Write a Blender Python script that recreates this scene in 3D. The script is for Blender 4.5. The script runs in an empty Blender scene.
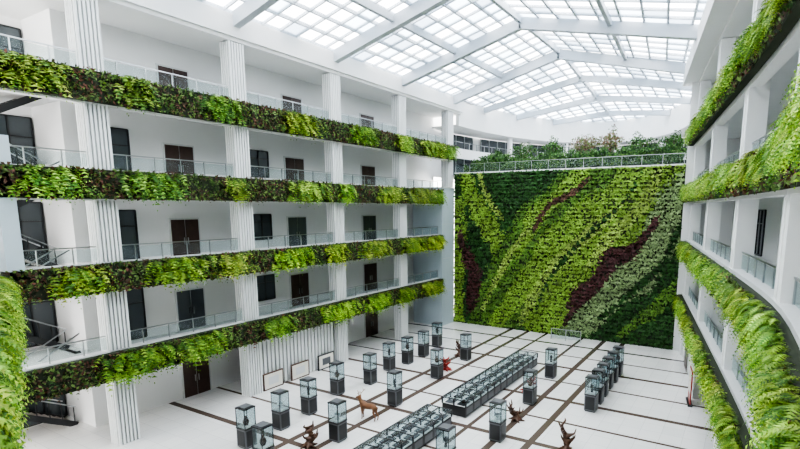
import bpy, math, random
import numpy as np
from mathutils import Vector, Matrix
random.seed(7); rng=np.random.default_rng(7)
S=bpy.context.scene

# ------------------------------------------------------------ materials
def new_mat(name):
    m=bpy.data.materials.new(name); m.use_nodes=True
    nt=m.node_tree; b=nt.nodes.get('Principled BSDF'); return m,nt,b
def mat(name,col,rough=.6,metal=0.0,var=.06,scale=3.0,emit=None,es=0,bump=0):
    m,nt,b=new_mat(name)
    tc=nt.nodes.new('ShaderNodeTexCoord'); nz=nt.nodes.new('ShaderNodeTexNoise')
    nz.inputs['Scale'].default_value=scale; nz.inputs['Detail'].default_value=4
    nt.links.new(tc.outputs['Object'],nz.inputs['Vector'])
    mx=nt.nodes.new('ShaderNodeMix'); mx.data_type='RGBA'
    mx.inputs['A'].default_value=(*[c*(1-var) for c in col],1)
    mx.inputs['B'].default_value=(*[min(1,c*(1+var)) for c in col],1)
    nt.links.new(nz.outputs['Fac'],mx.inputs['Factor'])
    nt.links.new(mx.outputs['Result'],b.inputs['Base Color'])
    b.inputs['Roughness'].default_value=rough; b.inputs['Metallic'].default_value=metal
    if bump:
        bp=nt.nodes.new('ShaderNodeBump'); bp.inputs['Strength'].default_value=bump
        nt.links.new(nz.outputs['Fac'],bp.inputs['Height']); nt.links.new(bp.outputs['Normal'],b.inputs['Normal'])
    if emit: b.inputs['Emission Color'].default_value=(*emit,1); b.inputs['Emission Strength'].default_value=es
    return m
def glassmat(name,col,t=.8,rough=.05):
    m,nt,b=new_mat(name); out=nt.nodes['Material Output']
    tr=nt.nodes.new('ShaderNodeBsdfTransparent'); tr.inputs[0].default_value=(*col,1)
    mx=nt.nodes.new('ShaderNodeMixShader'); mx.inputs[0].default_value=1-t
    b.inputs['Base Color'].default_value=(*[c*.4 for c in col],1); b.inputs['Roughness'].default_value=rough
    nt.links.new(tr.outputs[0],mx.inputs[1]); nt.links.new(b.outputs[0],mx.inputs[2]); nt.links.new(mx.outputs[0],out.inputs[0])
    return m
def frostmat(name,col,t):
    m,nt,b=new_mat(name); out=nt.nodes['Material Output']
    tr=nt.nodes.new('ShaderNodeBsdfTransparent'); tr.inputs[0].default_value=(*col,1)
    tl=nt.nodes.new('ShaderNodeBsdfTranslucent'); tl.inputs[0].default_value=(*col,1)
    mx=nt.nodes.new('ShaderNodeMixShader'); mx.inputs[0].default_value=1-t
    nt.links.new(tr.outputs[0],mx.inputs[1]); nt.links.new(tl.outputs[0],mx.inputs[2]); nt.links.new(mx.outputs[0],out.inputs[0])
    return m
WHITE=mat('white_plaster',(.80,.80,.80),.6,var=.03,scale=.6)
COLW=mat('column_white',(.80,.81,.81),.5,var=.03,scale=2)
COLD=mat('column_groove_shade',(.28,.30,.31),.6,var=.03,scale=2)  # column white darkened to paint shade into the flutes; also backs the slats
GREYP=mat('grey_panel',(.52,.60,.65),.4,var=.04,scale=.5)
SLAB=mat('slab_concrete',(.70,.71,.71),.6,scale=1)
CEIL=mat('soffit_white',(.83,.83,.82),.7,var=.02)
DARK=mat('dark_metal',(.025,.027,.03),.35)
DGLASS=mat('dark_window_glass',(.085,.10,.11),.08)
PLANTER=mat('planter_felt',(.035,.045,.025),.9,scale=8,bump=.3)
STEEL=mat('brushed_steel',(.5,.52,.53),.3,1.0)
DOORB=mat('door_wood',(.075,.045,.038),.35,var=.25,scale=4)
COPE=mat('coping_stone',(.66,.67,.67),.45,scale=5)
BEAM=mat('roof_beam_paint',(.50,.54,.59),.45,var=.02)
BLK=mat('case_black',(.03,.03,.032),.3)
CASEG=mat('case_grey',(.13,.135,.145),.35)
CWHITE=mat('case_white_bed',(.8,.8,.78),.5)
BROWN=mat('carved_wood',(.10,.05,.03),.45,var=.3,scale=9)
DEERM=mat('deer_hide',(.20,.095,.045),.6,var=.2,scale=9)
ANTL=mat('antler',(.40,.30,.20),.6)
RED=mat('red_lacquer',(.34,.03,.02),.35)
PAPER=mat('paper_panel',(.78,.75,.68),.7)
STEP=mat('stair_tread',(.34,.31,.28),.5)
GLASS=glassmat('clear_glass',(.9,.95,.95),.92)
CGLASS=glassmat('case_glass',(.9,.95,.96),.88)
PANE1=frostmat('roof_pane_clear',(.93,.96,1),.85)
PANE2=frostmat('roof_pane_frosted',(.56,.65,.74),.45)
PANE3=frostmat('roof_pane_grey',(.34,.40,.47),.5)

def foliage():
    m,nt,b=new_mat('foliage'); out=nt.nodes['Material Output']
    at=nt.nodes.new('ShaderNodeAttribute'); at.attribute_name='Col'
    nt.links.new(at.outputs['Color'],b.inputs['Base Color']); b.inputs['Roughness'].default_value=.55
    tl=nt.nodes.new('ShaderNodeBsdfTranslucent'); nt.links.new(at.outputs['Color'],tl.inputs[0])
    mx=nt.nodes.new('ShaderNodeMixShader'); mx.inputs[0].default_value=.3
    nt.links.new(b.outputs[0],mx.inputs[1]); nt.links.new(tl.outputs[0],mx.inputs[2]); nt.links.new(mx.outputs[0],out.inputs[0])
    return m
FOL=foliage()

def floormat():
    m,nt,b=new_mat('floor_tiles'); N=nt.nodes; L=nt.links
    geo=N.new('ShaderNodeNewGeometry'); sx=N.new('ShaderNodeSeparateXYZ'); L.new(geo.outputs['Position'],sx.inputs[0])
    def band(src,c,hw):
        a=N.new('ShaderNodeMath'); a.operation='SUBTRACT'; L.new(src,a.inputs[0]); a.inputs[1].default_value=c
        ab=N.new('ShaderNodeMath'); ab.operation='ABSOLUTE'; L.new(a.outputs[0],ab.inputs[0])
        lt=N.new('ShaderNodeMath'); lt.operation='LESS_THAN'; L.new(ab.outputs[0],lt.inputs[0]); lt.inputs[1].default_value=hw
        return lt.outputs[0]
    def vmax(a,b_):
        x=N.new('ShaderNodeMath'); x.operation='MAXIMUM'; L.new(a,x.inputs[0]); L.new(b_,x.inputs[1]); return x.outputs[0]
    acc=None
    for c,h in [(-8.4,.18),(-10.0,.18),(-11.9,.12),(-15.2,.12),(-17.0,.18),(-18.7,.18)]:
        s=band(sx.outputs['X'],c,h); acc=s if acc is None else vmax(acc,s)
    for c in [16.5,19.6,22.6,25.7,28.8,32.0,35.2,38.2,41.3]:
        acc=vmax(acc,band(sx.outputs['Y'],c,.18 if c in(16.5,22.6,28.8,35.2,41.3) else .1)); 
    br=N.new('ShaderNodeTexBrick'); br.offset=0; br.inputs['Scale'].default_value=1
    br.inputs['Color1'].default_value=(.80,.79,.775,1); br.inputs['Color2'].default_value=(.75,.745,.735,1); br.inputs['Mortar'].default_value=(.55,.55,.55,1)
    br.inputs['Mortar Size'].default_value=.008; br.inputs['Brick Width'].default_value=1.0; br.inputs['Row Height'].default_value=1.0
    L.new(geo.outputs['Position'],br.inputs['Vector'])
    mx=N.new('ShaderNodeMix'); mx.data_type='RGBA'; L.new(acc,mx.inputs['Factor']); L.new(br.outputs['Color'],mx.inputs['A'])
    mx.inputs['B'].default_value=(.12,.09,.075,1); L.new(mx.outputs['Result'],b.inputs['Base Color'])
    b.inputs['Roughness'].default_value=.22
    return m
FLOOR=floormat()

# ------------------------------------------------------------ mesh builder
ID=lambda x,y,z:(x,y,z)
class MB:
    def __init__(s,fr=ID): s.v=[];s.f=[];s.m=[];s.mats=[];s.fr=fr
    def mi(s,m):
        if m not in s.mats: s.mats.append(m)
        return s.mats.index(m)
    def quad(s,pts,m):
        b=len(s.v); s.v+= [s.fr(*p) for p in pts]; s.f.append(tuple(range(b,b+len(pts)))); s.m.append(s.mi(m))
    def box(s,x0,x1,y0,y1,z0,z1,m):
        if s.fr is FR and y1-y0>3:
            n=int((y1-y0)/1.6)+1; b=len(s.v)
            for i in range(n+1):
                y=y0+(y1-y0)*i/n
                s.v+=[s.fr(x0,y,z0),s.fr(x1,y,z0),s.fr(x1,y,z1),s.fr(x0,y,z1)]
            k=s.mi(m)
            for i in range(n):
                for j in range(4):
                    a=b+4*i; s.f.append((a+j,a+(j+1)%4,a+4+(j+1)%4,a+4+j)); s.m.append(k)
            s.f.append((b,b+1,b+2,b+3)); s.m.append(k); e=b+4*n; s.f.append((e+3,e+2,e+1,e)); s.m.append(k)
            return
        b=len(s.v)
        s.v+=[s.fr(x,y,z) for z in (z0,z1) for x,y in ((x0,y0),(x1,y0),(x1,y1),(x0,y1))]
        for q in ((0,3,2,1),(4,5,6,7),(0,1,5,4),(1,2,6,5),(2,3,7,6),(3,0,4,7)):
            s.f.append(tuple(b+i for i in q)); s.m.append(s.mi(m))
    def beam(s,p0,p1,w,h,m):
        p0=Vector(p0);p1=Vector(p1);d=(p1-p0).normalized()
        sd=d.cross(Vector((0,0,1)))
        if sd.length<1e-3: sd=Vector((1,0,0))
        sd.normalize(); up=sd.cross(d)
        b=len(s.v)
        for p in (p0,p1):
            for a,c in ((-1,-1),(1,-1),(1,1),(-1,1)):
                q=p+sd*a*w/2+up*c*h/2; s.v.append(s.fr(*q))
        for q in ((0,3,2,1),(4,5,6,7),(0,1,5,4),(1,2,6,5),(2,3,7,6),(3,0,4,7)):
            s.f.append(tuple(b+i for i in q)); s.m.append(s.mi(m))
    def lathe(s,cx,cy,prof,m,n=16):
        b=len(s.v)
        for r,z in prof:
            for i in range(n):
                a=2*math.pi*i/n; s.v.append(s.fr(cx+r*math.cos(a),cy+r*math.sin(a),z))
        for j in range(len(prof)-1):
            for i in range(n):
                s.f.append((b+j*n+i,b+j*n+(i+1)%n,b+(j+1)*n+(i+1)%n,b+(j+1)*n+i)); s.m.append(s.mi(m))
    def build(s,name,recalc=True,parent=None,loc=None):
        me=bpy.data.meshes.new(name); me.from_pydata(s.v,[],s.f)
        for m in s.mats: me.materials.append(m)
        me.polygons.foreach_set('material_index',s.m)
        if recalc:
            import bmesh
            bm=bmesh.new(); bm.from_mesh(me); bmesh.ops.recalc_face_normals(bm,faces=bm.faces); bm.to_mesh(me); bm.free()
        o=bpy.data.objects.new(name,me); S.collection.objects.link(o)
        if parent: o.parent=parent
        if loc: o.location=loc
        return o

# ------------------------------------------------------------ frames of the galleries
FL=lambda x,y,z:(-25.4+x,y,z)
def XR(Y):
    d=Y-15.0; return 3.9-.178*(15+(d+(d*d+9)**.5)/2)
def FR(x,y,z):
    d=y-15.0; sl=-.178*(.5+.5*d/(d*d+9)**.5)   # slope of the curved right wall
    n=(1+sl*sl)**.5
    return (XR(y)-x/n, y+x*sl/n, z)
P1=Vector((-25.4,7.7));P2=Vector((-5.5,.4)); dN=(P2-P1).normalized(); nN=Vector((-dN.y,dN.x))
FN=lambda x,y,z:(P1.x+y*dN.x+x*nN.x, P1.y+y*dN.y+x*nN.y, z)
LV=4.2

# ------------------------------------------------------------ foliage generators (numpy)
def tri_mesh(name,V,F,C,parent=None):
    me=bpy.data.meshes.new(name); nv=len(V); nf=len(F); k=F.shape[1]
    me.vertices.add(nv); me.vertices.foreach_set('co',V.astype(np.float32).ravel())
    me.loops.add(nf*k); me.loops.foreach_set('vertex_index',F.astype(np.int32).ravel())
    me.polygons.add(nf); me.polygons.foreach_set('loop_start',np.arange(0,nf*k,k,dtype=np.int32))
    me.update(calc_edges=True); me.validate()
    a=me.attributes.new('Col','FLOAT_COLOR','POINT')
    a.data.foreach_set('color',np.hstack([C,np.ones((nv,1))]).astype(np.float32).ravel())
    me.materials.append(FOL)
    o=bpy.data.objects.new(name,me); S.collection.objects.link(o)
    if parent: o.parent=parent
    return o
def join(parts):
    off=0;Vs=[];Fs=[];Cs=[]
    for V,Fc,C in parts: Vs.append(V);Fs.append(Fc+off);Cs.append(C);off+=len(V)
    return np.vstack(Vs),np.vstack(Fs),np.vstack(Cs)
def norm(a): return a/np.maximum(1e-6,np.linalg.norm(a,axis=-1,keepdims=True))
def fronds(B,D,L,C,M=8,W=.22,lift=.45,droop=.9):
    N=len(B); up=np.array([0,0,1.]); side=np.cross(D,up)
    t=np.linspace(.06,1,M)[None,:,None]
    l=L[:,None,None]; lf=(lift+rng.uniform(-.25,.25,N))[:,None,None]; dr=(droop+rng.uniform(-.25,.35,N))[:,None,None]
    P=B[:,None,:]+D[:,None,:]*l*(t*(1-.25*t))+up*l*(lf*t-dr*t*t)
    T=norm(np.gradient(P,axis=1))
    w=W*l*np.sin(np.pi*np.clip(t*.88+.1,0,1))**.7
    step=l/M*.95
    Vs=[];Cs=[]
    for sg in(-1,1):
        S_=norm(side[:,None,:]*sg+T*.35-up*.15)
        a=P-T*step*.3; b_=P+T*step*.45; tip=P+S_*w
        tri=np.stack([a,tip,b_],axis=2)
        Vs.append(tri.reshape(-1,3))
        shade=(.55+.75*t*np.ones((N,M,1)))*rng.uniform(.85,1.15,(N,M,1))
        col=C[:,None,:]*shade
        Cs.append(np.repeat(col.reshape(-1,3),3,axis=0))
    V=np.vstack(Vs);Cc=np.vstack(Cs);F=np.arange(len(V)).reshape(-1,3)
    return V,F,np.clip(Cc,0,1)
def leaves(P,Nn,size,C,tilt=.6):
    N=len(P); r=norm(Nn+rng.normal(0,tilt,(N,3))); 
    a=norm(np.cross(r,rng.normal(0,1,(N,3)))); b_=np.cross(r,a)
    s=size[:,None]
    V=np.stack([P-a*s*.5,P+b_*s*.28,P+a*s*.5+r*s*.15,P-b_*s*.28],axis=1).reshape(-1,3)
    return V,np.arange(4*N).reshape(-1,4),np.repeat(np.clip(C,0,1),4,axis=0)
def frame_pts(fr,lx,ly,z):
    A=np.stack([np.broadcast_to(q,ly.shape) for q in fr(lx,ly,z)],1)
    ex=np.stack([np.broadcast_to(q,ly.shape) for q in fr(lx+1,ly,z)],1)-A
    ey=np.cross(np.array([0,0,1.]),ex)
    return A,ex,ey
FERN=np.array([[.24,.40,.045],[.38,.54,.07],[.16,.31,.04],[.48,.60,.12],[.30,.45,.05],[.10,.23,.035]])
MOSS=np.array([[.04,.09,.025],[.08,.15,.035],[.14,.23,.06],[.11,.07,.045],[.19,.29,.08],[.17,.07,.05],[.04,.06,.025]])
def planter_moss(fr,y0,y1,zc,hh,xf,dens=110,size=.16):
    n=int((y1-y0)*2*hh*dens)
    ly=rng.uniform(y0,y1,n);z=zc+rng.uniform(-hh,hh,n);lx=xf+rng.uniform(0,.14,n)
    P,ex,ey=frame_pts(fr,lx,ly,z)
    k=(np.sin(ly*1.7+z*3)+np.sin(ly*.63+1)+rng.normal(0,.9,n)); idx=np.clip(((k+3)/6*len(MOSS)).astype(int),0,len(MOSS)-1)
    C=MOSS[idx]*rng.uniform(.6,1.5,(n,1))
    return leaves(P,ex,rng.uniform(.7,1.5,n)*size,C)
def planter_ferns(fr,yc,half,zc,hh,xf,n,Lr,M,W=.22,bright=1.0):
    ly=yc+rng.normal(0,half*.5,n).clip(-half,half); z=zc+rng.uniform(-hh,hh*1.0,n); lx=xf+rng.uniform(-.1,.08,n)
    P,ex,ey=frame_pts(fr,lx,ly,z)
    a=rng.uniform(-1.25,1.25,n)
    D=norm(ex*np.cos(a)[:,None]+ey*np.sin(a)[:,None])
    tint=np.array([rng.uniform(.8,1.12),1.0,rng.uniform(.7,1.2)])*rng.uniform(.72,1.15)
    C=FERN[rng.integers(0,len(FERN),n)]*rng.uniform(.65,1.35,(n,1))*bright*tint
    return fronds(P,D,rng.uniform(Lr[0],Lr[1],n),C,M,W)

# ------------------------------------------------------------ gallery builder
def railing(mb,y0,y1,F,x=-.1):
    zb=F+.55; zt=F+1.3
    mb.box(x-.03,x+.03,y0,y1,zt-.05,zt,STEEL)
    mb.box(x-.008,x+.008,y0,y1,zb+.08,zt-.1,GLASS)
    n=max(1,int(round((y1-y0)/1.35)))
    for i in range(n+1):
        y=y0+(y1-y0)*i/n; mb.box(x-.03,x+.03,y-.02,y+.02,zb-.1,zt-.03,STEEL)
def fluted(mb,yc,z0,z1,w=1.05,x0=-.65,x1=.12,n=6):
    mb.box(x0,x1-.1,yc-w/2+.03,yc+w/2-.03,z0,z1,COLD)  # darker core puts groove shade between the ribs
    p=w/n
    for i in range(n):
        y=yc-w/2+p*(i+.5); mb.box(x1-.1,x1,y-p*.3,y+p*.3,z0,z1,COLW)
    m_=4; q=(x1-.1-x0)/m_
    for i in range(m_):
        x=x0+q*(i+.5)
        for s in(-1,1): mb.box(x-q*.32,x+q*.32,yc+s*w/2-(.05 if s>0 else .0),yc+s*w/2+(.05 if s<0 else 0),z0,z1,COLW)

# ------------------------------------------------------------ LEFT
YE=41.95; Y0=8.2; T0=44.2
cols=[12.4,20,28,36,44]
for k in range(1,5):
    F=LV*k; ye=YE if k<4 else T0
    mb=MB(FL)
    mb.box(-6.2,.12,Y0,ye,F-.35,F,SLAB)
    mb.box(-.35,.10,Y0,ye,F-.85,F-.35,CEIL)
    mb.box(-.25,.12,Y0,ye,F,F+.55,COPE)
    mb.build('gallery_slab')
    mb=MB(FL); mb.box(.12,.5,Y0,ye,F-.78,F+.5,PLANTER)
    par=mb.build('planter_trough')
    tri_mesh('moss_cover',*planter_moss(FL,Y0,ye,F-.12,.68,.5),par)
    mb=MB(FL); railing(mb,Y0,ye,F); mb.build('gallery_railing')
    clumps={4:[(9.6,1.4),(13.9,.8),(18.6,1.1),(24,1.4),(30.3,1.5),(35.5,1.1),(40,1.8),(43,1.0)],
        3:[(10.2,1.1),(14.4,1.3),(19.1,.6),(24.6,1.5),(28.3,.7),(33.5,1.4),(38,1.8),(40.5,1.1)],
        2:[(10.8,1.0),(15.5,1.4),(18.6,1.0),(23.0,1.5),(27.0,.9),(31.4,1.5),(36.8,1.6),(40.4,1.3)],
        1:[(12.9,1.4),(16.0,1.5),(21.5,1.0),(27.3,1.6),(31.5,1.3),(35.4,1.1),(39.8,1.7)]}[k]
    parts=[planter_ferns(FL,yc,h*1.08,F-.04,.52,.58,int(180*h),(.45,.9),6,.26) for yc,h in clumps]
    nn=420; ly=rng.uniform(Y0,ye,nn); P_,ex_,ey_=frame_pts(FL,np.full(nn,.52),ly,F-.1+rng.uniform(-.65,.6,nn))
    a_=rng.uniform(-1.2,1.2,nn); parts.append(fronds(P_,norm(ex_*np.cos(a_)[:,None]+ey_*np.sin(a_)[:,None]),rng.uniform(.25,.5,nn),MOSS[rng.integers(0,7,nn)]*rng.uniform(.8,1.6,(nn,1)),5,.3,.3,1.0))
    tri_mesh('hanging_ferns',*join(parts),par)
for yc in cols:
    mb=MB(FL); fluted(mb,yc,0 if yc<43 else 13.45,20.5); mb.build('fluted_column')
mb=MB(FL); mb.box(-6.2,.1,4,46.2,20.55,20.75,CEIL); mb.box(-.5,.25,4,46.2,20.75,21.9,WHITE); mb.build('trim_eave_left')
mb=MB(FL)
BX=-3.2
mb.box(BX-.25,BX,12.6,46.2,0,20.6,WHITE)
mb.box(-6.4,-6.2,4,12.8,0,20.6,WHITE)
mb.box(-6.2,BX,12.4,12.6,0,20.6,WHITE)
wl=mb.build('wall_left')
def door(mb,yc,z0,w=1.7,h=2.35,m=DOORB,x=BX):
    mb.box(x+.01,x+.08,yc-w/2-.1,yc+w/2+.1,z0,z0+h+.1,COPE)
    mb.box(x+.05,x+.11,yc-w/2,yc-.02,z0+.02,z0+h,m); mb.box(x+.05,x+.11,yc+.02,yc+w/2,z0+.02,z0+h,m)
    for s in(-.12,.12): mb.box(x+.11,x+.16,yc+s-.02,yc+s+.02,z0+.9,z0+1.3,STEEL)
def window(mb,y0,y1,z0,z1,x=BX,n=3):
    mb.box(x,x+.05,y0,y1,z0,z1,DGLASS)
    for i in range(n+1):
        y=y0+(y1-y0)*i/n; mb.box(x+.02,x+.1,y-.04,y+.04,z0,z1,DARK)
    for z in(z0,(z0*.3+z1*.7),z1): mb.box(x+.02,x+.1,y0,y1,z-.03,z+.03,DARK)
nd=0
for k in range(0,5):
    F=LV*k
    for yc in (18.2,27.0,35.4,40.6):
        if k==0 and yc in(27.0,): continue
        mb=MB(FL); door(mb,yc,F,1.7 if yc<40 else 1.0,m=DGLASS if (k*3+int(yc))%4==1 else DOORB); nd+=1; mb.build('door_%d'%nd)
nw=0
for k in range(0,5):
    F=LV*k
    mb=MB(FL); window(mb,8.3,12.3,F+.1,F+3.3,x=-6.2,n=4); nw+=1; mb.build('window_%d'%nw)
    if 0<k<4:
        mb=MB(FL); window(mb,13.2,15.4,F+.1,F+2.9,n=2); nw+=1; mb.build('window_%d'%nw)
        mb=MB(FL); window(mb,23.0,24.6,F+.9,F+2.6,n=2); nw+=1; mb.build('window_%d'%nw)
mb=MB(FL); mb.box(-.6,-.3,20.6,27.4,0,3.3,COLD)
y=20.6
while y<27.3: mb.box(-.3,-.16,y,y+.2,0.05,3.3,COLW); y+=.32
mb.build('slatted_partition')
mb=MB(FL); mb.box(-3,.35,42.0,44.3,0,13.3,GREYP); mb.box(-3.1,.45,41.97,44.33,13.3,13.4,COPE)
for z in (3.3,6.6,9.9): mb.box(.35,.365,42.0,44.3,z,z+.03,COPE)
mb.build('wall_end_block')
for k in range(0,4):
    mb=MB(FL); n=14; F=LV*k
    for i in range(n):
        z=F+LV*.5*(i+1)/n; y=12.0-.27*i
        mb.box(-5.9,-4.5,y-.27,y,z-.15,z,STEP)
    for x in(-5.95,-4.5):
        mb.beam((x,12.1,F+.0),(x,12.0-.27*n,F+LV*.5),.05,.3,DARK)
        mb.beam((x,12.1,F+1.0),(x,12.0-.27*n,F+LV*.5+1.0),.05,.06,STEEL)
        for i in range(0,n+1,2):
            mb.box(x-.02,x+.02,12.0-.27*i-.02,12.0-.27*i+.02,F+LV*.5*i/n,F+LV*.5*i/n+1.0,DARK)
    for i in range(n):
        z=F+LV*.5+LV*.5*(i+1)/n; y=8.25+.27*i
        mb.box(-4.4,-3.0,y,y+.27,z-.15,z,STEP)
    for x in(-4.4,-3.0):
        mb.beam((x,8.2,F+LV*.5),(x,8.25+.27*n,F+LV),.05,.3,DARK)
        mb.beam((x,8.2,F+LV*.5+1),(x,8.25+.27*n,F+LV+1),.05,.06,STEEL)
    mb.box(-5.9,-3.0,7.2,8.25,F+LV*.5-.15,F+LV*.5,SLAB)
    mb.build('staircase')
for y,m in((21.4,PAPER),(23.7,PAPER),(26.2,BROWN)):
    mb=MB(FL); mb.box(.0,.06,y-.8,y+.8,.0,1.1,DARK if m is BROWN else BROWN); mb.box(.06,.075,y-.72,y+.72,.08,1.02,PAPER); mb.box(.075,.08,y-.4,y+.4,.3,.8,CASEG if m is BROWN else COPE)
    mb.build('framed_notice_board')

# ------------------------------------------------------------ NEAR WALL
mb=MB(FN); Ln=(P2-P1).length
mb.box(-.3,0,-.5,Ln,0,21.8,WHITE)
mb.build('wall_near')
mb=MB(FL); mb.box(-.6,.5,8.3,8.9,8.0,14.2,GREYP); mb.build('grey_pillar')
mb=MB(FN); mb.box(0,.45,1,Ln,7.6,8.9,PLANTER); pn=mb.build('planter_trough_near')
tri_mesh('moss_cover',*planter_moss(FN,1,Ln,8.28,.66,.45),pn)
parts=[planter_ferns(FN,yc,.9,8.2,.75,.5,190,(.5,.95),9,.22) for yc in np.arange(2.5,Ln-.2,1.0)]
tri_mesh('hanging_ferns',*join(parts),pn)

# ------------------------------------------------------------ RIGHT
rc=[8.0,16.0,24.0,33.6,43.4]
RE=44.2
for k in range(1,5):
    F=LV*k
    mb=MB(FR)
    mb.box(-3.4,.12,-1,RE,F-.35,F,SLAB); mb.box(-.35,.1,-1,RE,F-.85,F-.35,CEIL); mb.box(-.45,.16,-1,RE,F,F+.6,COPE)
    mb.build('gallery_slab')
    mb=MB(FR); mb.box(.16,.45,2.5,RE,F-.72,F+.45,PLANTER); par=mb.build('planter_trough')
    tri_mesh('moss_cover',*planter_moss(FR,3,RE,F-.12,.62,.45,100),par)
    mb=MB(FR); railing(mb,-1,RE,F,-.2); mb.build('gallery_railing')
    parts=[];yc=3.6; low=k<3
    while yc<RE-.5:
        near=yc<20
        n=(210 if near else 100)*random.choice([.45,.9,1.2,1.4] if low else [.35,.8,1.1,1.2])
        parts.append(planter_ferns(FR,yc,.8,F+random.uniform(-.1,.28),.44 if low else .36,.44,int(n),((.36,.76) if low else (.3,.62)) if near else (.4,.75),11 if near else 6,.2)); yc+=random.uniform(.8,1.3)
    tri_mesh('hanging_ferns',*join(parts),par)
for yc in rc:
    mb=MB(FR); mb.box(-.6,.08,yc-.45,yc+.45,0,20.5,COLW); mb.box(.08,.11,yc-.06,yc+.06,0,20.5,WHITE); mb.build('square_column')
mb=MB(FR); mb.box(-3.7,-3.5,-5,RE+.6,0,21.9,WHITE); mb.build('wall_right')
mb=MB(FR); mb.box(-3.4,.1,-5,RE+.2,20.55,20.75,CEIL); mb.box(-.6,1.1,-5,RE+1.4,20.75,21.95,WHITE); mb.build('trim_eave_right')
for k in range(0,5):
    for y0 in (11.5,18.5,26.5,36.5):
        mb=MB(FR); window(mb,y0,y0+2.8,LV*k+.1,LV*k+2.9,x=-3.5,n=3); nw+=1; mb.build('window_%d'%nw)
mb=MB(FR); mb.box(-.3,-.1,34.2,42.9,0,3.3,WHITE); mb.build('wall_right_ground')
mb=MB(FR); door(mb,39.4,0,1.9,2.5,x=-.1); nd+=1; mb.build('door_%d'%nd)
mb=MB(FR); mb.box(.3,.36,31.8,33.0,.1,2.1,RED); mb.box(.36,.38,31.9,32.9,.7,2.0,PAPER); mb.box(.2,.46,31.7,33.1,0,.1,DARK); mb.build('standing_poster')

# ------------------------------------------------------------ GREEN WALL
GY=44.4; GX1=-4.6; GW=GX1+25.0
mb=MB(); mb.box(-25.05,GX1+.05,GY,GY+.5,0,14.7,PLANTER); mb.box(-25.05,GX1+.05,GY-.12,GY+.55,14.7,14.82,WHITE); mb.box(GX1+.05,XR(GY)+3.4,GY-.05,GY+.5,0,21.9,WHITE)
gw=mb.build('wall_back')
def catmull(P,n=8):
    P=[P[0]]+list(P)+[P[-1]]; out=[]
    for i in range(1,len(P)-2):
        for j in range(n):
            t=j/n; a,b,c,d=[np.array(P[i+q],float) for q in(-1,0,1,2)]
            out.append(.5*((2*b)+(-a+c)*t+(2*a-5*b+4*c-d)*t*t+(-a+3*b-3*c+d)*t**3))
    out.append(np.array(P[-2],float)); return np.array(out)
DK=(.045,.13,.03); MD=(.15,.29,.05); BR=(.27,.43,.075); YL=(.40,.54,.13); GG=(.30,.40,.19); RD=(.13,.05,.05); RD2=(.17,.085,.06)
segs=[
 ([(.1,11.5),(.5,8),(.0,3.5),(.5,.5)],1.0,BR,0),
 ([(1.2,15),(2.2,12.3),(4.0,9.6),(5.6,6.8),(6,5)],1.0,BR,.6),
 ([(2.6,15),(3.6,12.4),(5.2,10.4)],.35,YL,.5),
 ([(4.0,-1),(5.0,2.4),(7.2,6.2),(8.8,9.2),(11.8,11.8),(15.8,15.5)],2.7,MD,0),
 ([(10.0,-.5),(10.6,3.5),(12.8,7.6),(15.8,10.8),(19.4,15.5)],2.7,BR,0),
 ([(4.6,0),(6.8,3.2),(9.0,6.6),(10.8,9.2),(14.2,11.8),(17.6,15.3)],1.25,BR,.5),
 ([(7.2,.5),(8.8,4.2),(11.4,7.6),(14.4,10.2),(16.4,12.4)],.55,YL,.8),
 ([(6.8,7.5),(8.4,10.6),(10.6,12.6),(13.2,15)],.75,BR,.4),
 ([(3.2,1.5),(4.8,5.0),(6.8,8.4),(8.0,9.6)],.35,YL,.8),
 ([(8.6,1.6),(9.8,5.0),(12.4,8.3),(15.6,11.6),(17.6,14.8)],.22,DK,.8),
 ([(13.2,6.4),(15.2,9.2),(17.4,11.4),(18.7,14.8)],.6,YL,.8),
 ([(12.4,.8),(14.6,3.8),(17.4,6.2),(19.0,9.4),(20.4,13.4)],1.6,GG,.4),
 ([(14.6,2.1),(17.2,4.6),(19.2,7.0),(20.6,10.5)],.3,DK,.6),
 ([(16.5,.8),(19.2,3.5),(20.8,6)],.5,MD,.5),
 ([(11.4,1.0),(12.5,3.6),(14.0,5.0),(15.2,7.2),(17.0,8.0),(18.6,10.4)],.75,RD,1),
 ([(.5,9.2),(1.3,7.2),(2.3,5.4),(2.2,3.0),(1.5,1.0)],.75,RD,1),
 ([(8.2,9.4),(9.6,11.6),(11.6,12.6),(13.4,14.3)],.28,RD2,1),
 ([(4.8,14.8),(5.8,12.6),(7.8,13.4),(9,15)],.8,DK,.6),
]
rows=np.arange(.1,14.65,.175)
Pz=[];Px=[];Pr=[]
for i,r in enumerate(rows):
    m_=int(GW*(19 if i%2 else 16)); Px.append(rng.uniform(0,GW,m_)); Pz.append(r+rng.normal(0,.04,m_)); Pr.append(np.full(m_,i%2))
Px=np.concatenate(Px);Pz=np.concatenate(Pz);Pr=np.concatenate(Pr);n=len(Px)
C=np.tile(np.array([DK]),(n,1)).astype(float)
warp=.35*np.sin(Px*1.1+Pz*.8)+.25*np.sin(Px*2.7-Pz*1.9)+.15*np.sin(Px*6-Pz*5)+rng.normal(0,.28,n)
sc=20.4/GW
for pts,hw,c,tap in segs:
    cv=catmull(pts); N_=len(cv)
    D=np.hypot(Px[:,None]*sc-cv[None,:,0],Pz[:,None]-cv[None,:,1]); j=D.argmin(1); d=D.min(1)
    w=hw*(1-tap+tap*np.sin(np.pi*np.clip((j+.7)/(N_+.4),0,1))**.6)
    C[(d+warp*.5*min(1,hw))<w]=c
q=Px*.62-Pz*.52+1.1*np.sin(Pz*.38+Px*.1)
st=np.sin(q*2.3+1.2*np.sin(Px*.4+Pz*.7))+.5*np.sin(q*6.1+Pz*.6)
C*=(1+.13*st)[:,None]*rng.uniform(.65,1.4,(n,1))
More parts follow.
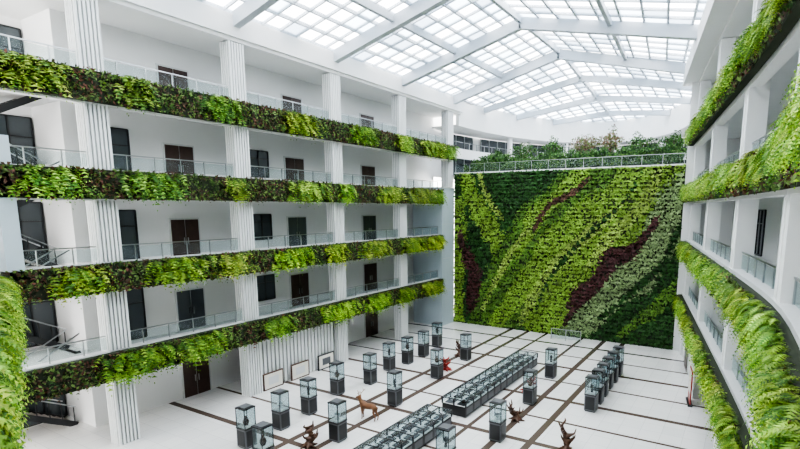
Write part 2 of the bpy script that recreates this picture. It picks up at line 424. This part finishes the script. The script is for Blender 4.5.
dash=(Pr==0)&(np.sin(Px*2.1+Pz*7.7)+.5*np.sin(Px*5.3+Pz*3)+rng.normal(0,.5,n)>.65)
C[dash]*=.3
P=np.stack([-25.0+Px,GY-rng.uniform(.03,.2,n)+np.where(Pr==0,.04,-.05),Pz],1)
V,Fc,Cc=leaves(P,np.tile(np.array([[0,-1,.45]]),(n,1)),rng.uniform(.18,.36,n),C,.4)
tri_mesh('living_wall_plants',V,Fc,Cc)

# ------------------------------------------------------------ TERRACE + APSE
AC=(-14.9,46.0); AL=10.6; AR=abs(XR(46)+14.9); AB=21.0
def ell(a,r=0):
    ax=(AR if math.cos(a)>0 else AL)
    return AC[0]+(ax+r)*math.cos(a), AC[1]+(AB+r)*math.sin(a)
NA=48; angs=[math.pi*i/NA for i in range(NA+1)]
def ring(mb,r0,r1,z0,z1,m,a0=0,a1=NA):
    for i in range(a0,a1):
        q=[ell(angs[i],r0),ell(angs[i+1],r0),ell(angs[i+1],r1),ell(angs[i],r1)]
        b=len(mb.v); mb.v+=[(x,y,z) for z in(z0,z1) for x,y in q]
        for f in ((0,3,2,1),(4,5,6,7),(0,1,5,4),(1,2,6,5),(2,3,7,6),(3,0,4,7)):
            mb.f.append(tuple(b+j for j in f)); mb.m.append(mb.mi(m))
mb=MB(); ring(mb,0,.35,19.5,22.1,WHITE); ring(mb,.3,3.3,19.5,19.65,CEIL); mb.build('trim_fascia_curved')
mb=MB(); ring(mb,1.2,1.5,16.6,17.6,WHITE,1,NA-1); ring(mb,1.5,3.2,17.2,17.35,SLAB,1,NA-3)
for i in range(2,NA-2,1):
    x,y=ell(angs[i],1.35); mb.box(x-.03,x+.03,y-.03,y+.03,17.6,18.3,STEEL)
ring(mb,1.33,1.37,18.25,18.3,STEEL,1,NA-1)
mb.build('balcony_curved')
mb=MB(); ring(mb,3.5,3.8,14.7,22,WHITE); mb.build('wall_curved_terrace')
mb=MB()
for i in range(2,NA-2):
    if i%6==0: continue
    for z0,z1 in((14.9,16.9),(17.6,19.4)):
        ring(mb,3.3,3.39,z0,z1,DGLASS,i,i+1)
for i in range(2,NA-1,1):
    x,y=ell(angs[i],3.28); mb.box(x-.05,x+.05,y-.05,y+.05,14.8,19.4,STEEL)
mb.build('window_curved_band')
for i in (8,16,24,32,40):
    x,y=ell(angs[i],.75); mb=MB(); mb.lathe(x,y,[(0.01,14.7),(.3,14.7),(.3,19.5),(.01,19.5)],WHITE,20); mb.build('round_column')
mb=MB()
fl=[(-25.5,44.92)]+[ell(a,3.5) for a in reversed(angs)]+[(XR(44.92),44.92)]
for z in(14.65,14.3): mb.quad([(x,y,z) for x,y in fl],SLAB)
mb.build('terrace_floor')
mb=MB()
RX1=GX1-.1
mb.box(-25,RX1,GY+.05,GY+.09,15.6,15.64,STEEL); mb.box(-25,RX1,GY+.065,GY+.075,14.9,15.55,GLASS)
for i in range(14): x=-25+i*((RX1+25)/13); mb.box(x-.015,x+.015,GY+.05,GY+.09,14.82,15.62,STEEL)
mb.build('terrace_railing')
G1=[(.06,.15,.035),(.11,.22,.055),(.035,.09,.03)]
# low hedge planted in a trough behind the railing
mb=MB(); mb.box(-24.6,RX1-.4,GY+.95,GY+1.3,14.66,15.0,DARK); hp=mb.build('terrace_hedge')
n=11000; hx=rng.uniform(-24.6,RX1-.4,n); top=15.6+.25*np.sin(hx*1.9)+.18*np.sin(hx*4.3)
hz=14.75+rng.random(n)*(top-14.75); hy=GY+1.12+rng.normal(0,.1,n).clip(-.25,.25)
u=norm(np.stack([rng.normal(0,.3,n),hy-GY-1.12-.3,(hz-15.1)],1))
C=np.array(G1+[(.2,.32,.08)])[rng.integers(0,4,n)]*rng.uniform(.6,1.4,(n,1))
tri_mesh('hedge_leaves',*leaves(np.stack([hx,hy,hz],1),u,rng.uniform(.12,.26,n),C,.6),hp)
def shrub(name,c,r,n,cols,size=.22,trunk=14.66,flat=1.0):
    u=norm(rng.normal(0,1,(n,3))); rr=rng.uniform(.5,1,n)[:,None]
    lob=(1+.25*np.sin(u[:,0]*5+c[0])+.25*np.sin(u[:,2]*6+c[1]))[:,None]
    P=np.array(c)[None]+u*rr*lob*np.array([[r,r,r*flat]])
    C=np.array(cols)[rng.integers(0,len(cols),n)]*rng.uniform(.6,1.3,(n,1))
    V,Fc,Cc=leaves(P,u,rng.uniform(.7,1.3,n)*size,C,.6)
    mb=MB(); mb.lathe(c[0],c[1],[(.09,trunk),(.06,c[2]-r*.3),(.02,c[2]+r*.3)],BROWN,8)
    for a in range(5):
        an=a*1.256; mb.beam((c[0],c[1],c[2]-r*.5),(c[0]+math.cos(an)*r*.6,c[1]+math.sin(an)*r*.6,c[2]+r*.3),.04,.04,BROWN)
    par=mb.build(name); tri_mesh('foliage',V,Fc,Cc,par)
for i,x in enumerate(np.linspace(-24.2,-5.4,22)):
    r=random.uniform(.55,1.0); y=47.0+random.random()*.2
    mb=MB(); mb.lathe(x,y,[(.01,14.66),(.25,14.66),(.3,15.1),(.26,15.1),(.2,15.0)],DARK,14); p=mb.build('potted_shrub')
    u=norm(rng.normal(0,1,(480,3))); P=np.array([x,y,15.2+r*.8])+u*rng.uniform(.4,1,480)[:,None]*r*np.array([[1,1,1]])
    C=np.array(G1)[rng.integers(0,3,480)]*rng.uniform(.6,1.5,(480,1))
    tri_mesh('leaves',*leaves(P,u,rng.uniform(.15,.32,480),C,.6),p)
for x,y,z,r in((-17.4,50.8,17.2,1.2),(-14.2,50.8,17.4,1.2),(-11.8,50.8,17.6,1.2),(-9.2,50.8,17.0,1.2),(-20.5,50.8,17,1.2),(-6.4,50.8,17.0,1.2),(-23.4,50.8,16.6,1.0)):
    shrub('small_tree',(x,y,z),r,800,[(.14,.2,.07),(.2,.22,.1),(.28,.16,.13)] if x in(-14.2,-11.8) else G1,.22)

# ------------------------------------------------------------ ROOF
RX=-15.0
def rz(x,y):
    if y<=46:
        h=(RX+25.4) if x<RX else (XR(y)-RX)
        return 21.95+2.7*max(-.05,1-abs(x-RX)/h)
    ax=AL if x<AC[0] else AR
    r=math.hypot((x-AC[0])/ax,(y-46)/AB)
    return 21.95+2.7*(1-r)
def inside(x,y,m=1.05):
    if y<=46: return True
    ax=AL if x<AC[0] else AR
    return math.hypot((x-AC[0])/ax,(y-46)/AB)<m
pan=MB(); bars=MB()
step=1.3; ys=[-4+step*i for i in range(int(72/step)+1)]
NL=8;NR=9
def xs(y):
    yy=min(y,46); l=[-25.4+10.4*i/NL for i in range(NL+1)]; w=XR(yy)-RX
    return l+[RX+w*i/NR for i in range(1,NR+1)]
for j in range(len(ys)-1):
    a=xs(ys[j]);b=xs(ys[j+1])
    for i in range(len(a)-1):
        cx=(a[i]+a[i+1]+b[i]+b[i+1])/4;cy=(ys[j]+ys[j+1])/2
        if not inside(cx,cy): continue
        p=[(a[i],ys[j]),(a[i+1],ys[j]),(b[i+1],ys[j+1]),(b[i],ys[j+1])]
        q=[(x,y,rz(x,y)+.12) for x,y in p]
        r=random.random(); pan.quad(q,PANE1 if r<.5 else (PANE2 if r<.8 else PANE3))
        bars.beam(q[0],q[1],.09,.18,BEAM); bars.beam(q[0],q[3],.13,.22,BEAM)
pan.build('glass_roof',recalc=False); bars.build('roof_glazing_bars')
mb=MB()
for y in (-1,4,12,20,28,36,44.5):
    L=(-25.4,y,rz(-25.4,y)-.35);M_=(RX,y,rz(RX,y)-.35);R=(XR(y),y,rz(XR(y),y)-.35)
    mb.beam(L,M_,.45,.75,BEAM); mb.beam(M_,R,.45,.75,BEAM)
for y in (51,57,62.5):
    t=math.sqrt(1-((y-46)/AB)**2); L=(AC[0]-AL*t,y,21.7);M_=(RX,y,rz(RX,y)-.3);R=(AC[0]+AR*t,y,21.7)
    mb.beam(L,M_,.35,.55,BEAM); mb.beam(M_,R,.35,.55,BEAM)
for x0 in (-25.4+10.4*.5,RX):
    mb.beam((x0,-4,rz(x0,-4)-.15),(x0,46,rz(x0,46)-.15),.25,.4,BEAM)
mb.beam((RX,46,rz(RX,46)-.15),(RX,66,rz(RX,66)-.15),.25,.4,BEAM)
for a,b_ in((-4,16),(16,46)): mb.beam((RX+(XR(a)-RX)*.5,a,23.2),(RX+(XR(b_)-RX)*.5,b_,23.2),.25,.4,BEAM)
mb.build('roof_beams')

# ------------------------------------------------------------ FLOOR + shell
mb=MB(); mb.box(-32,7,-5,70,-.3,0,FLOOR); mb.build('floor')
mb=MB(); mb.box(-6.2,6.2,-4.4,-4.1,0,21.9,WHITE); mb.build('wall_behind')

# ------------------------------------------------------------ DISPLAY CASES
def case(x,y,kind=0,h=2.05,w=.64):
    mb=MB(lambda a,b,c:(a+x,b+y,c)); r=w/2
    mb.box(-r+.04,r-.04,-r+.04,r-.04,0,.06,BLK)
    mb.box(-r,r,-r,r,.06,.98,CASEG)
    for sx in(-1,1):
        mb.box(sx*r-.012,sx*r+.012,-r+.06,r-.06,.14,.9,BLK)
        mb.box(-r+.06,r-.06,sx*r-.012,sx*r+.012,.14,.9,BLK)
    mb.box(-r-.02,r+.02,-r-.02,r+.02,.98,1.03,BLK)
    mb.box(-r+.04,r-.04,-r+.04,r-.04,1.03,1.09,CWHITE)
    for a in(-1,1):
        for b in(-1,1): mb.box(a*r-.03*(a>0),a*r+.03*(a<0),b*r-.03*(b>0),b*r+.03*(b<0),1.03,h-.06,BLK)
    for s in(-1,1): mb.box(s*(r-.012)-.004,s*(r-.012)+.004,-r,r,1.05,h-.06,CGLASS); mb.box(-r,r,s*(r-.012)-.004,s*(r-.012)+.004,1.05,h-.06,CGLASS)
    mb.box(-r-.01,r+.01,-r-.01,r+.01,h-.08,h-.03,BLK); mb.box(-r+.08,r-.08,-r+.08,r-.08,h-.03,h,CASEG)
    pr=[[(.01,1.09),(.1,1.09),(.16,1.25),(.12,1.4),(.05,1.46),(.07,1.52)],[(.01,1.09),(.14,1.09),(.14,1.12),(.05,1.15),(.17,1.35),(.15,1.36)],[(.01,1.09),(.07,1.09),(.06,1.3),(.1,1.42),(.07,1.55),(.01,1.58)]][kind%3]
    mb.lathe(0,0,pr,[BROWN,COPE,DARK][kind%3],12)
    mb.build('display_case')
cs=[(-20,15.1),(-20.2,17.4),(-20.4,19.6),(-21.1,22.7),(-20.6,25.3),(-21.2,28.2),(-21,30.2),(-21,32.4),(-21.6,35.4),
(-17.6,14.1),(-16.7,17.9),(-17.0,23.1),(-17.4,28.5),(-17.7,33.2),(-10.8,32.6),(-10.3,27.4),(-9.9,22.0),(-10.6,18.1),
(-7.0,35.4),(-7,33.9),(-7,32.5),(-6.95,31),(-6.9,29.6),(-6.9,28.2)]
for i,(x,y) in enumerate(cs): case(x,y,i)
def table(x0,x1,y0,y1):
    mb=MB(); cx=(x0+x1)/2
    mb.box(x0+.08,x1-.08,y0+.08,y1-.08,0,.08,BLK); mb.box(x0,x1,y0,y1,.08,.6,BLK)
    mb.box(x0+.03,x1-.03,y0+.03,y1-.03,.6,.63,CWHITE)
    n=int(round((y1-y0)/.95))
    for i in range(n+1):
        y=y0+(y1-y0)*i/n
        for x in(x0,cx,x1): mb.box(x-.03,x+.03,y-.03,y+.03,.6,.98,BLK)
        mb.box(x0,x1,y-.03,y+.03,.94,.98,BLK)
        if i<n:
            for xx in(.25,.75):
                px=x0+(x1-x0)*xx; py=y+(y1-y0)/n*.5
                mb.box(px-.24,px+.24,py-.36,py+.36,.63,.68,random.choice([CASEG,DARK,BLK]))
                mb.lathe(px,py,[(.01,.68),(.09,.68),(.12,.76),(.06,.84)],random.choice([BROWN,COPE,COPE,CASEG]),8)
    for x in(x0,cx,x1): mb.box(x-.03,x+.03,y0,y1,.94,.98,BLK)
    mb.box(x0,x1,y0,y1,.965,.972,CGLASS)
    for x in (x0,x1): mb.box(x-.004,x+.004,y0,y1,.63,.95,CGLASS)
    for s in (x0,x1):
        for i in range(n):
            ya=y0+(y1-y0)*(i+.12)/n; yb=y0+(y1-y0)*(i+.88)/n
            mb.box(s-.01,s+.01,ya,yb,.16,.52,CASEG)
    mb.build('display_table')
table(-14.0,-12.5,23.5,34.6); table(-14.1,-12.6,14.0,22.1)

# ------------------------------------------------------------ sculptures (skin modifier)
def skin(name,verts,edges,rad,m,loc,rot=0,sc=1,sub=2):
    me=bpy.data.meshes.new(name); me.from_pydata(verts,edges,[])
    o=bpy.data.objects.new(name,me); S.collection.objects.link(o); me.materials.append(m)
    md=o.modifiers.new('skin','SKIN'); md.use_smooth_shade=True
    for i,r in enumerate(rad): me.skin_vertices[0].data[i].radius=(r,r)
    me.skin_vertices[0].data[0].use_root=True
    sb=o.modifiers.new('sub','SUBSURF'); sb.levels=sub; sb.render_levels=sub
    o.location=loc; o.rotation_euler=(0,0,rot); o.scale=(sc,)*3
    return o
dv=[(0,0,.80),(.28,0,.82),(.45,0,.86),(.56,0,1.02),(.63,0,1.20),(.67,0,1.30),(.80,0,1.25),(.90,0,1.20),
    (-.28,0,.84),(-.45,0,.86),(-.56,0,.80),
    (.42,.1,.66),(.42,.11,.36),(.43,.11,.10),(.46,.11,.03),
    (.40,-.1,.66),(.50,-.11,.38),(.46,-.11,.12),(.49,-.11,.03),
    (-.40,.1,.68),(-.34,.11,.50),(-.48,.11,.30),(-.44,.11,.10),(-.41,.11,.03),
    (-.42,-.1,.68),(-.38,-.11,.50),(-.54,-.11,.30),(-.50,-.11,.10),(-.47,-.11,.03),
    (.62,.13,1.38),(.62,-.13,1.38)]
de=[(0,1),(1,2),(2,3),(3,4),(4,5),(5,6),(6,7),(0,8),(8,9),(9,10),(2,11),(11,12),(12,13),(13,14),(2,15),(15,16),(16,17),(17,18),
    (9,19),(19,20),(20,21),(21,22),(22,23),(9,24),(24,25),(25,26),(26,27),(27,28),(5,29),(5,30)]
dr=[.19,.22,.20,.13,.09,.09,.065,.04,.18,.18,.05,.085,.04,.03,.035,.085,.04,.03,.035,.11,.07,.04,.03,.035,.11,.07,.04,.03,.035,.025,.025]
deer=skin('deer_statue',dv,de,dr,DEERM,(-16.9,20.6,0),math.radians(185),.95)
av=[(.66,.03,1.33),(.60,.12,1.48),(.52,.22,1.62),(.60,.28,1.78),(.72,.14,1.56),(.44,.30,1.70),
    (.66,-.03,1.33),(.60,-.12,1.48),(.52,-.22,1.62),(.60,-.28,1.78),(.72,-.14,1.56),(.44,-.30,1.70),(.66,0,1.31)]
ae=[(12,0),(0,1),(1,2),(2,3),(1,4),(2,5),(12,6),(6,7),(7,8),(8,9),(7,10),(8,11)]
a=skin('antlers',av,ae,[.018]*13,ANTL,(0,0,0),0,1,1); a.parent=deer
def root(name,loc,m,h,seed,n=9):
    # gnarled root carving: leaning trunk, forking tapered branches, splayed feet
    r=random.Random(seed); v=[(0,0,.16)];e=[];rad=[.17]
    lean=r.uniform(0,6.28); prev=0
    for i in range(4):
        v.append((v[prev][0]+.13*math.cos(lean+i*.7),v[prev][1]+.13*math.sin(lean+i*.7),.16+h*(i+1)/5)); e.append((prev,len(v)-1)); rad.append(.15-.025*i); prev=len(v)-1
    for i in range(n):
        a=i*2.4+r.random(); b=1+i%4; base=v[b]; l=r.uniform(.22,.42)
        p=(base[0]+l*math.cos(a),base[1]+l*math.sin(a),base[2]+r.uniform(.02,.22))
        v.append(p); e.append((b,len(v)-1)); rad.append(.05)
        v.append((p[0]+.1*math.cos(a+.8),p[1]+.1*math.sin(a+.8),p[2]+r.uniform(.1,.25))); e.append((len(v)-2,len(v)-1)); rad.append(.018)
    for i in range(6):
        a=i*1.05; v.append((.28*math.cos(a),.28*math.sin(a),.07)); e.append((0,len(v)-1)); rad.append(.06)
        v.append((.46*math.cos(a+.2),.46*math.sin(a+.2),.03)); e.append((len(v)-2,len(v)-1)); rad.append(.025)
    skin(name,v,e,rad,m,loc,0,1,1)
root('carved_root_sculpture',(-17.4,16.6,0),BROWN,.8,3)
root('red_coral_sculpture',(-17.7,30.3,0),RED,.8,5)
root('carved_root_sculpture',(-18.6,33.8,0),BROWN,1.0,8)
root('carved_root_sculpture',(-10.0,24.7,0),BROWN,.8,11)
root('carved_root_sculpture',(-6.6,22.6,0),BROWN,1.2,13)
root('red_coral_sculpture',(-11.2,29.2,0),RED,.6,15)
mb=MB(); 
for x in(-14.2,-12.9,-11.6): mb.box(x-.03,x+.03,42.6,42.66,0,1.0,STEEL)
mb.box(-14.2,-11.6,42.61,42.65,.95,1.0,STEEL); mb.box(-14.2,-11.6,42.62,42.64,.15,.9,GLASS); mb.build('glass_barrier')

# ------------------------------------------------------------ lights
W=bpy.data.worlds.new('World'); S.world=W; W.use_nodes=True
bg=W.node_tree.nodes['Background']; bg.inputs[0].default_value=(1,.985,.96,1); bg.inputs[1].default_value=4.4

cam=bpy.data.cameras.new('cam'); co=bpy.data.objects.new('camera',cam); S.collection.objects.link(co)
co.location=(0,0,11.4); co.rotation_euler=(math.radians(90)-math.atan(.16),0,math.radians(31.05))
cam.sensor_width=36; cam.lens=510/800*36; cam.shift_x=-(440-400)/800; cam.shift_y=(290-224.5)/800; cam.clip_end=300; cam.clip_start=.05
S.camera=co
S.view_settings.view_transform='AgX'
S.view_settings.look='AgX - High Contrast'
S.view_settings.exposure=.6
